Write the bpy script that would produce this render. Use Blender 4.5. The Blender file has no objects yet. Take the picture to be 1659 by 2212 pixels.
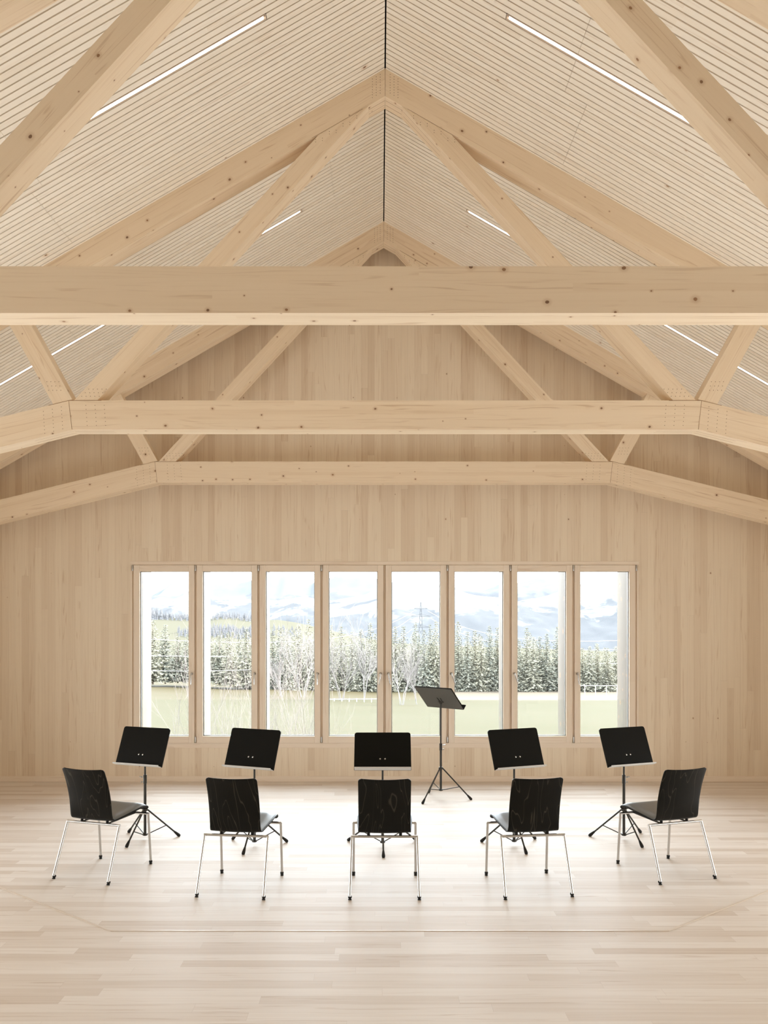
import bpy, math, random
from mathutils import Vector, Matrix, noise
random.seed(7)
S = bpy.context.scene
COL = S.collection
R = math.radians
PI = math.pi

# ------------------------------------------------------------------ camera
F, HY, VX, EYE = 1765.0, 1342.0, 821.0, 1.95      # focal length in pixels, horizon row, vanishing column, eye height
X0 = 0.043                                         # the hall's centre line
cam = bpy.data.cameras.new('camera')
cam.sensor_fit = 'HORIZONTAL'
cam.sensor_width = 36.0
cam.lens = 36.0 * F / 1659.0
cam.shift_x = (829.5 - VX) / 1659.0
cam.shift_y = (HY - 1106.0) / 1659.0
cam.clip_start, cam.clip_end = 0.05, 40000
co = bpy.data.objects.new('camera', cam)
COL.objects.link(co)
co.location = (0, 0, EYE)
co.rotation_euler = (PI / 2, 0, 0)
S.camera = co

# ------------------------------------------------------------------ sky, sun, side fill
SKY, SUN, SIDE, EXPO = 18.0, 29.0, 50.0, 0.0
S.view_settings.view_transform = 'Standard'
S.view_settings.look = 'None'
S.view_settings.exposure = EXPO
S.view_settings.gamma = 1.0
S.view_settings.use_curve_mapping = False
S.cycles.use_denoising = True
S.cycles.max_bounces = 12
S.cycles.use_adaptive_sampling = True
S.cycles.adaptive_threshold = 0.02
S.cycles.diffuse_bounces = 9
S.cycles.glossy_bounces = 4
S.cycles.transparent_max_bounces = 24
S.cycles.volume_bounces = 0
S.cycles.sample_clamp_indirect = 6.0
S.cycles.caustics_reflective = False
S.cycles.caustics_refractive = False
W = bpy.data.worlds.new('sky')
S.world = W
W.use_nodes = True
bg = W.node_tree.nodes['Background']
bg.inputs[0].default_value = (0.87, 0.95, 1.04, 1)
bg.inputs[1].default_value = SKY
DW = 9.947                                          # front wall


def lamp(name, kind, loc, rot, energy, color, **kw):
    l = bpy.data.lights.new(name, kind)
    l.energy, l.color = energy, color
    for k, v in kw.items():
        setattr(l, k, v)
    o = bpy.data.objects.new(name, l)
    COL.objects.link(o)
    o.location, o.rotation_euler = loc, rot
    return o


def aim(d):
    return Vector(d).to_track_quat('-Z', 'Y').to_euler()


lamp('sun', 'SUN', (30, 20, 40), aim((-0.66, -0.38, -0.62)), SUN, (1.0, 0.93, 0.82), angle=R(0.6))
for sd in (-1, 1):                                  # added unseen fill lamps along the two long walls, brightening the beam undersides
    for k in range(5):                              # a row of fill lamps per wall, turned away from the front wall
        lamp('side_fill', 'AREA', (X0 + sd * 5.9, 1.9 + 1.3 * k, 0.75), aim((-sd, -0.55, 0.12)), SIDE, (0.89, 0.95, 1.0), shape='RECTANGLE', size=1.25, size_y=1.1)
po = lamp('front_window_portal', 'AREA', (X0, DW + 0.12, 1.45), aim((0, -1, 0)), 1.0, (1, 1, 1), shape='RECTANGLE', size=6.2, size_y=2.3)
po.data.cycles.is_portal = True


def px(x, y, d):                                    # the place at depth d that the photograph shows at pixel x, y
    return ((x - VX) / F * d, d, EYE - (y - HY) / F * d)


# ------------------------------------------------------------------ materials
class NT:
    def __init__(s, name, rough=0.5, spec=0.5, metal=0.0):
        m = bpy.data.materials.new(name)
        m.use_nodes = True
        s.m, s.t = m, m.node_tree
        s.b = s.t.nodes['Principled BSDF']
        s.b.inputs['Roughness'].default_value = rough
        s.b.inputs['Specular IOR Level'].default_value = spec
        s.b.inputs['Metallic'].default_value = metal

    def n(s, typ, **kw):
        o = s.t.nodes.new(typ)
        for k, v in kw.items():
            setattr(o, k, v)
        return o

    def put(s, sock, v):
        if hasattr(v, 'default_value') or hasattr(v, 'is_linked'):
            s.t.links.new(v, sock)
        elif isinstance(v, (tuple, list)) and len(v) == 3 and sock.type == 'RGBA':
            sock.default_value = (*v, 1)
        else:
            sock.default_value = v

    def math(s, op, a, b=0.0, c=None, clamp=False):
        o = s.n('ShaderNodeMath', operation=op, use_clamp=clamp)
        s.put(o.inputs[0], a)
        s.put(o.inputs[1], b)
        if c is not None:
            s.put(o.inputs[2], c)
        return o.outputs[0]

    def mix(s, f, a, b):
        o = s.n('ShaderNodeMix', data_type='RGBA')
        s.put(o.inputs[0], f)
        s.put(o.inputs[6], a)
        s.put(o.inputs[7], b)
        return o.outputs[2]

    def vec(s, x, y, z=0.0):
        o = s.n('ShaderNodeCombineXYZ')
        for i, v in enumerate((x, y, z)):
            s.put(o.inputs[i], v)
        return o.outputs[0]

    def white(s, v):
        o = s.n('ShaderNodeTexWhiteNoise', noise_dimensions='3D')
        s.put(o.inputs[0], v)
        return o.outputs[0]

    def noise(s, v, scale=1.0, detail=3.0, rough=0.5, dist=0.0):
        o = s.n('ShaderNodeTexNoise')
        s.put(o.inputs['Vector'], v)
        o.inputs['Scale'].default_value = scale
        o.inputs['Detail'].default_value = detail
        o.inputs['Roughness'].default_value = rough
        o.inputs['Distortion'].default_value = dist
        return o.outputs[0]

    def smooth(s, v, a, b, c=0.0, d=1.0):
        o = s.n('ShaderNodeMapRange', interpolation_type='SMOOTHSTEP')
        s.put(o.inputs[0], v)
        for i, q in enumerate((a, b, c, d)):
            o.inputs[i + 1].default_value = q
        return o.outputs[0]

    def uv(s):
        u = s.n('ShaderNodeUVMap').outputs[0]
        q = s.n('ShaderNodeSeparateXYZ')
        s.t.links.new(u, q.inputs[0])
        return q.outputs[0], q.outputs[1]

    def col(s, v):
        s.put(s.b.inputs['Base Color'], v)
        return s.m


def plain(name, c, rough=0.5, spec=0.5, metal=0.0):
    return NT(name, rough, spec, metal).col(c)


def wood(name, light, dark, streak, pw, pl, var=1.0, seam=0.35, knots=0.25, grain=1.0, rough=0.5, spec=0.35, kr=0.011, kscale=6.0, seamw=0.0012):
    """Boards pw wide and about pl long, running along the surface's U; tone from board to board, grain, knots and joints."""
    t = NT(name, rough, spec)
    u, v = t.uv()
    rowf = t.math('DIVIDE', v, pw)
    row = t.math('FLOOR', rowf)
    r1 = t.white(t.vec(row, 3.3, 1.7))
    ln = t.math('MULTIPLY_ADD', r1, 0.5 * pl, 0.75 * pl)
    uf = t.math('ADD', t.math('DIVIDE', u, ln), t.math('MULTIPLY', r1, 17.0))
    idx = t.math('FLOOR', uf)
    cell = t.white(t.vec(row, idx, 0.5))
    cell2 = t.white(t.vec(row, idx, 9.5))
    uo = t.math('MULTIPLY_ADD', cell, 31.0, u)
    vo = t.math('MULTIPLY_ADD', cell2, 7.0, v)
    g1 = t.noise(t.vec(t.math('MULTIPLY', uo, 1.1), t.math('MULTIPLY', vo, 42.0)), 1.0, 4.0, 0.6)
    g2 = t.noise(t.vec(t.math('MULTIPLY', uo, 0.55), t.math('MULTIPLY', vo, 11.0), 4.0), 1.0, 2.0, 0.5, 0.4)
    rings = t.math('SINE', t.math('MULTIPLY', g2, 46.0))
    rings = t.smooth(rings, 0.55, 1.0)
    tone = t.math('MULTIPLY', t.math('POWER', cell, 1.7), var)
    tone = t.math('ADD', tone, t.math('MULTIPLY', t.math('SUBTRACT', g1, 0.45), 0.9 * grain), clamp=True)
    c = t.mix(tone, light, dark)
    st = t.math('MULTIPLY', rings, t.smooth(g1, 0.42, 0.62))
    st = t.math('MULTIPLY', st, t.math('MULTIPLY_ADD', cell2, 0.45 * grain, 0.06 * grain), clamp=True)
    c = t.mix(st, c, streak)
    if knots:
        vo3 = t.n('ShaderNodeTexVoronoi', voronoi_dimensions='2D', feature='F1')
        warp = t.noise(t.vec(u, v, 2.0), 30.0, 1.0)
        kv = t.vec(t.math('MULTIPLY_ADD', warp, 0.006, t.math('MULTIPLY', u, 0.85)), t.math('MULTIPLY_ADD', warp, 0.006, v))
        t.put(vo3.inputs['Vector'], kv)
        vo3.inputs['Scale'].default_value = kscale
        q = t.n('ShaderNodeSeparateColor')
        t.t.links.new(vo3.outputs['Color'], q.inputs[0])
        size = t.math('MULTIPLY', t.math('MULTIPLY_ADD', q.outputs[1], 0.9, 0.35), kr * kscale)
        d = t.math('DIVIDE', vo3.outputs['Distance'], size)
        keep = t.math('LESS_THAN', q.outputs[0], knots)
        core = t.math('MULTIPLY', t.smooth(d, 0.75, 1.05, 1.0, 0.0), keep)
        halo = t.math('MULTIPLY', t.smooth(d, 0.8, 3.2, 0.35, 0.0), keep)
        c = t.mix(halo, c, streak)
        kc = t.mix(q.outputs[2], (0.13, 0.05, 0.018), (0.30, 0.14, 0.055))
        c = t.mix(t.math('MULTIPLY', core, 0.85), c, kc)
    if seam:
        fv = t.math('FRACT', rowf)
        e = t.math('MULTIPLY', t.math('MINIMUM', fv, t.math('SUBTRACT', 1.0, fv)), pw)
        m1 = t.smooth(e, 0.0, seamw, 1.0, 0.0)
        fu = t.math('FRACT', uf)
        e2 = t.math('MULTIPLY', t.math('MINIMUM', fu, t.math('SUBTRACT', 1.0, fu)), ln)
        m2 = t.smooth(e2, 0.0, seamw, 1.0, 0.0)
        m = t.math('MULTIPLY', t.math('MAXIMUM', m1, m2), seam)
        c = t.mix(m, c, tuple(0.25 * q for q in streak))
    return t.col(c)


LIGHT, MID, STREAK = (0.76, 0.58, 0.405), (0.62, 0.44, 0.285), (0.46, 0.27, 0.13)
M = {}
M['wall'] = wood('wall_boards', (0.80, 0.70, 0.555), (0.69, 0.57, 0.43), (0.52, 0.36, 0.22), 0.081, 3.4, 0.85, 0.3, 0.05, 0.9, 0.55, 0.25, 0.006, 4.0)
M['floor'] = wood('floor_boards', (0.755, 0.695, 0.635), (0.545, 0.445, 0.355), (0.41, 0.285, 0.19), 0.089, 1.35, 0.62, 0.25, 0.0, 0.8, 0.56, 0.22)
M['beam'] = wood('glulam_spruce', (0.845, 0.71, 0.535), (0.765, 0.615, 0.435), STREAK, 0.041, 5.0, 0.5, 0.0, 0.40, 0.85, 0.5, 0.3, 0.0085, 6.0)
M['slat'] = wood('ceiling_slats', (0.90, 0.845, 0.75), (0.84, 0.765, 0.65), STREAK, 0.0568, 2.5, 0.7, 0.0, 0.035, 0.6, 0.55, 0.25, 0.009, 5.0)
M['frame'] = wood('window_frame_wood', (0.82, 0.72, 0.60), (0.76, 0.65, 0.53), STREAK, 0.2, 4.0, 0.5, 0.0, 0.0, 0.6, 0.45, 0.4)
M['fin'] = wood('facade_timber', (0.150, 0.124, 0.096), (0.130, 0.104, 0.078), STREAK, 0.14, 5.0, 0.6, 0.0, 0.5, 0.5, 0.6, 0.2, 0.012, 6.0)
M['dowel'] = plain('dowel_end', (0.20, 0.12, 0.07), 0.6, 0.2)
M['slot'] = plain('saw_slot', (0.30, 0.17, 0.09), 0.8, 0.1)
M['lamp_edge'] = plain('pale_lamp_profile', (0.62, 0.52, 0.42), 0.6, 0.2)
M['backing'] = plain('ceiling_backing', (0.17, 0.095, 0.05), 0.9, 0.05)
M['black'] = plain('black_void', (0.006, 0.006, 0.006), 0.9, 0.0)
M['chrome'] = plain('satin_chrome', (0.60, 0.595, 0.58), 0.22, 0.5, 1.0)
M['steel'] = plain('hinge_steel', (0.55, 0.55, 0.53), 0.35, 0.5, 1.0)
M['spacer'] = plain('glazing_spacer', (0.35, 0.37, 0.38), 0.4, 0.5)
M['rubber'] = plain('black_rubber', (0.012, 0.011, 0.009), 0.6, 0.3)
M['leather'] = plain('grey_leather', (0.115, 0.115, 0.108), 0.34, 0.8)
M['blackmetal'] = plain('black_powder_coat', (0.022, 0.020, 0.015), 0.38, 0.5)
M['board'] = plain('black_stained_board', (0.004, 0.004, 0.003), 0.40, 0.12)
M['boardback'] = plain('grey_black_board', (0.10, 0.10, 0.09), 0.6, 0.3)
M['lip'] = plain('grey_metal_ledge', (0.62, 0.62, 0.60), 0.45, 0.5)
M['blind'] = plain('added_pale_blind', (0.85, 0.85, 0.83), 0.8, 0.1)  # only on the added mock window bands
M['trimstrip'] = plain('pale_edge_strip', (0.66, 0.57, 0.48), 0.4, 0.5)


def shell_mat():
    t = NT('black_veneer', 0.36, 0.14)
    u, v = t.uv()
    oi = t.n('ShaderNodeObjectInfo').outputs['Random']
    n1 = t.noise(t.vec(t.math('MULTIPLY', u, 1.7), t.math('MULTIPLY', v, 8.0), t.math('MULTIPLY', oi, 40.0)), 1.0, 2.0, 0.5, 0.5)
    s = t.math('SINE', t.math('MULTIPLY', n1, 46.0))
    line = t.smooth(s, 0.95, 1.0)
    fine = t.noise(t.vec(t.math('MULTIPLY', u, 6.0), t.math('MULTIPLY', v, 260.0)), 1.0, 2.0)
    c = t.mix(t.math('MULTIPLY', fine, 0.6), (0.004, 0.004, 0.003), (0.015, 0.014, 0.011))
    c = t.mix(t.math('MULTIPLY', line, 0.42), c, (0.085, 0.078, 0.06))
    return t.col(c)


M['shell'] = shell_mat()


def glass(name, tint, refl):
    m = bpy.data.materials.new(name)
    m.use_nodes = True
    t = m.node_tree
    t.nodes.clear()
    o = t.nodes.new('ShaderNodeOutputMaterial')
    a = t.nodes.new('ShaderNodeBsdfTransparent')
    a.inputs[0].default_value = (*tint, 1)
    g = t.nodes.new('ShaderNodeBsdfGlossy')
    g.inputs['Roughness'].default_value = 0.02
    x = t.nodes.new('ShaderNodeMixShader')
    fr = t.nodes.new('ShaderNodeFresnel')
    fr.inputs[0].default_value = 1.35
    mu = t.nodes.new('ShaderNodeMath')
    mu.operation = 'MULTIPLY'
    mu.inputs[1].default_value = refl
    t.links.new(fr.outputs[0], mu.inputs[0])
    t.links.new(mu.outputs[0], x.inputs[0])
    t.links.new(a.outputs[0], x.inputs[1])
    t.links.new(g.outputs[0], x.inputs[2])
    t.links.new(x.outputs[0], o.inputs[0])
    return m


M['glass'] = glass('window_glass', (0.97, 0.985, 0.98), 0.35)
M['guard'] = glass('guard_glass', (0.955, 0.975, 0.965), 0.004)


def emit(name, c, k):
    t = NT(name)
    t.b.inputs['Emission Color'].default_value = (*c, 1)
    t.b.inputs['Emission Strength'].default_value = k
    return t.col((0.8, 0.8, 0.8))


M['led'] = emit('lit_diffuser', (1.0, 0.95, 0.87), 3.6)


# ------------------------------------------------------------------ mesh builder
class MB:
    def __init__(s):
        s.v, s.f, s.uv, s.mi = [], [], [], []
        s.o = (random.uniform(0, 60), random.uniform(0, 9))

    def face(s, pts, uvs=None, mi=0):
        i = len(s.v)
        s.v += [tuple(p) for p in pts]
        s.f.append(tuple(range(i, i + len(pts))))
        s.uv.append(uvs or [(0, 0)] * len(pts))
        s.mi.append(mi)

    def box(s, a, b, g=0, mi=0, off=None):
        """axis-aligned box; g = axis the grain runs along"""
        o = s.o if off is None else off
        (x0, y0, z0), (x1, y1, z1) = a, b
        P = [(x0, y0, z0), (x1, y0, z0), (x1, y1, z0), (x0, y1, z0), (x0, y0, z1), (x1, y0, z1), (x1, y1, z1), (x0, y1, z1)]
        for q in ((0, 3, 2, 1), (4, 5, 6, 7), (0, 1, 5, 4), (2, 3, 7, 6), (1, 2, 6, 5), (3, 0, 4, 7)):
            pts = [P[k] for k in q]
            ax = [k for k in range(3) if max(p[k] for p in pts) - min(p[k] for p in pts) > 1e-9]
            if len(ax) < 2:
                continue
            ua = g if g in ax else ax[0]
            va = [k for k in ax if k != ua][0]
            s.face(pts, [(p[ua] + o[0], p[va] + o[1]) for p in pts], mi)
        return s

    def prism(s, poly, y0, y1, d, mi=0, off=None):
        """polygon of (x, z), counter-clockwise seen from -Y, pushed from y0 to y1; grain along d"""
        o = s.o if off is None else off
        L = math.hypot(*d)
        d = (d[0] / L, d[1] / L)
        area = sum(poly[i - 1][0] * poly[i][1] - poly[i][0] * poly[i - 1][1] for i in range(len(poly)))
        if area < 0:
            poly = poly[::-1]
        U = lambda p: p[0] * d[0] + p[1] * d[1] + o[0]
        V = lambda p: -p[0] * d[1] + p[1] * d[0] + o[1]
        s.face([(p[0], y0, p[1]) for p in poly], [(U(p), V(p)) for p in poly], mi)
        s.face([(p[0], y1, p[1]) for p in poly[::-1]], [(U(p), V(p) + 3) for p in poly[::-1]], mi)
        for i in range(len(poly)):
            p, q = poly[i - 1], poly[i]
            s.face([(p[0], y0, p[1]), (p[0], y1, p[1]), (q[0], y1, q[1]), (q[0], y0, q[1])],
                   [(U(p), 5 + o[1]), (U(p), 5 + y1 - y0 + o[1]), (U(q), 5 + y1 - y0 + o[1]), (U(q), 5 + o[1])], mi)
        return s

    def tube(s, pts, rad, n=8, mi=0, caps=True, ph=0.0):
        pts = [Vector(p) for p in pts]
        if not hasattr(rad, '__len__'):
            rad = [rad] * len(pts)
        rings, ref = [], None
        for i, p in enumerate(pts):
            a = pts[max(0, i - 1)]
            b = pts[min(len(pts) - 1, i + 1)]
            t = (b - a).normalized()
            if ref is None:
                ref = Vector((0, 0, 1)) if abs(t.z) < 0.9 else Vector((0, 1, 0))
            x = (ref - t * ref.dot(t)).normalized()
            ref = x
            y = t.cross(x)
            k = 1.0
            if 0 < i < len(pts) - 1:
                c = (pts[i] - a).normalized().dot((b - pts[i]).normalized())
                k = 1 / max(0.5, math.sqrt(max(0.0, (1 + c) / 2)))
            rings.append([p + (x * math.cos(ph + 2 * PI * j / n) + y * math.sin(ph + 2 * PI * j / n)) * rad[i] * (k if n == 4 else 1) for j in range(n)])
        for i in range(len(rings) - 1):
            for j in range(n):
                k = (j + 1) % n
                s.face([rings[i][j], rings[i][k], rings[i + 1][k], rings[i + 1][j]], None, mi)
        if caps:
            s.face(rings[0][::-1], None, mi)
            s.face(rings[-1], None, mi)
        return s

    def lathe(s, prof, n=14, mi=0, c=(0, 0, 0), ax=(0, 0, 1)):
        """prof = (radius, height) pairs along the axis"""
        q = Vector((0, 0, 1)).rotation_difference(Vector(ax))
        R_ = [[Vector(c) + q @ Vector((r * math.cos(2 * PI * j / n), r * math.sin(2 * PI * j / n), h)) for j in range(n)] for r, h in prof]
        for i in range(len(R_) - 1):
            for j in range(n):
                k = (j + 1) % n
                s.face([R_[i][j], R_[i][k], R_[i + 1][k], R_[i + 1][j]], None, mi)
        s.face(R_[0][::-1], None, mi)
        s.face(R_[-1], None, mi)
        return s

    def build(s, name, mats, parent=None, smooth=False, bevel=0.0, weld=True):
        me = bpy.data.meshes.new(name)
        v, f = s.v, s.f
        if weld:
            key, idx, nv = {}, [], []
            for p in v:
                k = (round(p[0], 5), round(p[1], 5), round(p[2], 5))
                if k not in key:
                    key[k] = len(nv)
                    nv.append(p)
                idx.append(key[k])
            v = nv
            f = [tuple(idx[i] for i in q) for q in f]
        me.from_pydata(v, [], f)
        lay = me.uv_layers.new(name='UVMap')
        flat = [c for q in s.uv for p in q for c in p]
        if len(flat) == 2 * len(me.loops):
            lay.data.foreach_set('uv', flat)
        if not isinstance(mats, (list, tuple)):
            mats = [mats]
        for m in mats:
            me.materials.append(m)
        if len(mats) > 1:
            me.polygons.foreach_set('material_index', s.mi)
        if smooth:
            me.polygons.foreach_set('use_smooth', [True] * len(me.polygons))
        me.validate()
        o = bpy.data.objects.new(name, me)
        COL.objects.link(o)
        if smooth == 'auto':
            me.set_sharp_from_angle(angle=R(40))
        if bevel:
            b = o.modifiers.new('edge', 'BEVEL')
            b.width, b.segments, b.limit_method, b.angle_limit = bevel, 2, 'ANGLE', R(30)
        if parent is not None:
            o.parent = parent
        return o


def tag(o, label=None, cat=None, group=None, kind=None):
    for k, v in (('label', label), ('category', cat), ('group', group), ('kind', kind)):
        if v:
            o[k] = v
    return o


def empty(name, loc, rz=0.0):
    o = bpy.data.objects.new(name, None)
    COL.objects.link(o)
    o.location = loc
    o.rotation_euler = (0, 0, rz)
    return o





def copy_tree(o, parent=None):
    c = o.copy()
    COL.objects.link(c)
    c.parent = parent
    for ch in [q for q in COL.objects if q.parent == o]:
        copy_tree(ch, c)
    return c


# ------------------------------------------------------------------ the hall
HALF, BACK, REARWALL = 6.3, -4.3, -14.0
ZR = 6.625                                          # ridge of the ceiling
TAN = math.tan(R(30))
zc = lambda x: ZR - TAN * abs(x - X0)               # underside of the ceiling
PMW = F / DW
wx = lambda x: (x - VX) / PMW
wz = lambda y: EYE - (y - HY) / PMW
FX0, FX1, FZ0, FZ1 = wx(281.4), wx(1380.0), wz(1615.5), wz(1212.5)   # window opening

b = MB()
b.box((X0 - HALF - 0.2, REARWALL - 0.2, -0.2), (X0 + HALF + 0.2, DW + 0.25, 0.0), 0, off=(0.3, 0.02))
tag(b.build('floor', M['floor']), 'pale hardwood board floor of the hall', 'floor', kind='structure')

b = MB()
OUT = DW + 0.10
wl, wr = X0 - HALF - 0.2, X0 + HALF + 0.2
for poly in ([(wl, 0), (FX0, 0), (FX0, zc(FX0) + 0.05), (wl, zc(wl) + 0.05)],
             [(FX1, 0), (wr, 0), (wr, zc(wr) + 0.05), (FX1, zc(FX1) + 0.05)],
             [(FX0, 0), (FX1, 0), (FX1, FZ0), (FX0, FZ0)],
             [(FX0, FZ1), (FX1, FZ1), (FX1, zc(FX1) + 0.05), (X0, ZR + 0.05), (FX0, zc(FX0) + 0.05)]):
    b.prism(poly, DW, OUT, (0, 1), off=(0.7 if poly[0][1] == 0 else 2.1, 0.013))
tag(b.build('wall_front', M['wall']), 'gable wall of vertical pale spruce boards around the window band', 'wall', kind='structure')
for nm, xa, xb in (('wall_left', wl, X0 - HALF), ('wall_right', X0 + HALF, wr)):
    b = MB()
    b.box((xa, REARWALL, 0), (xb, DW, zc(X0 + HALF) + 0.05), 2)
    tag(b.build(nm, M['wall']), 'long side wall of pale boards on the %s' % nm[5:], 'wall', kind='structure')
b = MB()
b.prism([(wl, 0), (wr, 0), (wr, zc(wr) + 0.05), (X0, ZR + 0.05), (wl, zc(wl) + 0.05)], REARWALL - 0.2, REARWALL, (0, 1))
tag(b.build('wall_back', M['wall']), 'rear gable wall of pale boards behind the viewer', 'wall', kind='structure')
for sd, k in ((-1, 9), (1, 10)):                    # added unseen mock window bands beside the fill lamps; no openings behind
    root = empty('window_%d' % k, (X0 + sd * HALF, 4.4, 0.1))
    tag(root, 'added unseen mock window band on the %s side wall with pale blind drawn' % ('left' if sd < 0 else 'right'), 'window', None, 'structure')
    b = MB()
    b.box((-0.012, -3.5, 0.05), (0.0, 3.5, 1.15), 1)
    b.build('blind', M['blind'], root)
    b = MB()
    for a, c in (((-0.02, -3.58, -0.03), (0.02, 3.58, 0.05)), ((-0.02, -3.58, 1.15), (0.02, 3.58, 1.23)), ((-0.02, -3.58, 0.05), (0.02, -3.5, 1.15)), ((-0.02, 3.5, 0.05), (0.02, 3.58, 1.15))):
        b.box(a, c, 1)
    b.build('window_frame', M['frame'], root)

b = MB()
b.box((X0 - HALF, DW - 0.014, 0.0), (X0 + HALF, DW, wz(1676.5)), 0)
tag(b.build('baseboard_front', M['frame'], bevel=0.002), 'low pale wooden skirting along the front wall', 'baseboard', kind='structure')

# the seam of the inset platform: three narrow strips let into the floor
c1, c2 = (-1.694, 5.145), (1.815, 5.145)
dl, dr = (-0.793, 0.609), (0.792, 0.611)
for k, (p, q) in enumerate(((c1, c2), (c1, (c1[0] + dl[0] * 5.0, c1[1] + dl[1] * 5.0)), (c2, (c2[0] + dr[0] * 5.0, c2[1] + dr[1] * 5.0)))):
    p, q = Vector((*p, 0)), Vector((*q, 0))
    t = (q - p).normalized()
    n = Vector((-t.y, t.x, 0)) * 0.006
    b = MB()
    z = Vector((0, 0, 0.003))
    pts = [p - n, q - n, q + n, p + n]
    b.face([r_ + z for r_ in pts])
    for i in range(4):
        b.face([pts[i - 1], pts[i], pts[i] + z, pts[i - 1] + z])
    o = b.build('trim_%d' % (k + 1), M['trimstrip'])
    tag(o, ('pale edge strip of the platform running straight across the floor', 'pale edge strip of the platform slanting away to the left wall', 'pale edge strip of the platform slanting away to the right wall')[k], 'floor trim', kind='structure')

# ceiling: slats that run down the slope with gaps between them, on a dark backing
PITCH, GAP = 0.0568, 0.0105
LIGHTS = {}
for d, u0 in ((5.685, 0.83), (8.31, 0.838)):
    LIGHTS[int(round((d - BACK) / PITCH - 0.5))] = u0
b = MB()
c30, s30 = math.cos(R(30)), math.sin(R(30))
nsl = int((DW - BACK) / PITCH)
ULEN = (HALF + 0.2)


def slope(sd, u, h):                                # a point of the slope: u across from the ridge, h down from the ceiling plane
    return (X0 + sd * u, ZR - TAN * u - h)


splits = {}
for i in range(nsl):
    y0 = BACK + i * PITCH + GAP / 2
    y1 = y0 + PITCH - GAP
    for sd in (-1, 1):
        key = (i // 14, sd)
        if key not in splits:
            a = random.uniform(0.5, 2.6)
            if i // 14 == (6.4 - BACK) // PITCH // 14:
                a = 2.617 if sd < 0 else 1.485
            splits[key] = [a + 2.6 * k for k in range(-1, 4)]
        cuts = [0.006] + [q for q in splits[key] if 0.3 < q < ULEN - 0.3] + [ULEN]
        spans = [(cuts[k] + (0.0012 if k else 0), cuts[k + 1] - 0.0012) for k in range(len(cuts) - 1)]
        if i in LIGHTS:
            lo, hi = LIGHTS[i], LIGHTS[i] + 4.6
            ns = []
            for a, e in spans:
                if a < lo:
                    ns.append((a, min(e, lo)))
                if e > hi:
                    ns.append((max(a, hi), e))
            spans = ns
        off = (random.uniform(0, 50), random.randint(0, 40) * PITCH + 0.004)
        for a, e in spans:
            P = [slope(sd, a, 0), slope(sd, e, 0), slope(sd, e, -0.03), slope(sd, a, -0.03)]
            bot = [(P[0][0], y0, P[0][1]), (P[0][0], y1, P[0][1]), (P[1][0], y1, P[1][1]), (P[1][0], y0, P[1][1])]
            if sd < 0:
                bot = bot[::-1]
                uvs = [(e + off[0], off[1]), (e + off[0], off[1] + y1 - y0), (a + off[0], off[1] + y1 - y0), (a + off[0], off[1])]
            else:
                uvs = [(a + off[0], off[1]), (a + off[0], off[1] + y1 - y0), (e + off[0], off[1] + y1 - y0), (e + off[0], off[1])]
            b.face(bot, uvs)
            for yy, rev in ((y0, 0), (y1, 1)):
                q = [(p[0], yy, p[1]) for p in P]
                b.face(q[::-1] if rev else q, [(a, 0), (e, 0), (e, 0.03), (a, 0.03)])
            for k, l in ((0, 3), (1, 2)):
                b.face([(P[k][0], y0, P[k][1]), (P[k][0], y1, P[k][1]), (P[l][0], y1, P[l][1]), (P[l][0], y0, P[l][1])])
for sd in (-1, 1):                                  # backing boards and the roof above them
    p, q = slope(sd, 0.02, -0.03), slope(sd, ULEN + 0.3, -0.03)
    p2, q2 = slope(sd, 0.02, -0.25), slope(sd, ULEN + 0.3, -0.25)
    b.prism([p, q, q2, p2], REARWALL - 0.3, DW + 1.0, (1, -TAN * sd), 1)
    p, q = slope(sd, 0.01, 0), slope(sd, ULEN, 0)
    p2, q2 = slope(sd, 0.01, -0.03), slope(sd, ULEN, -0.03)
    b.prism([p, q, q2, p2], REARWALL, BACK, (1, -TAN * sd), 0)
b.prism([(X0 - 0.03, ZR + 0.045), (X0 + 0.03, ZR + 0.045), (X0 + 0.03, ZR + 0.35), (X0 - 0.03, ZR + 0.35)], REARWALL - 0.3, DW + 1.0, (1, 0), 2)
tag(b.build('ceiling', [M['slat'], M['backing'], M['black']], weld=False), 'pitched ceiling of narrow pale slats with dark gaps and an open ridge joint', 'ceiling', kind='structure')

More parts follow.
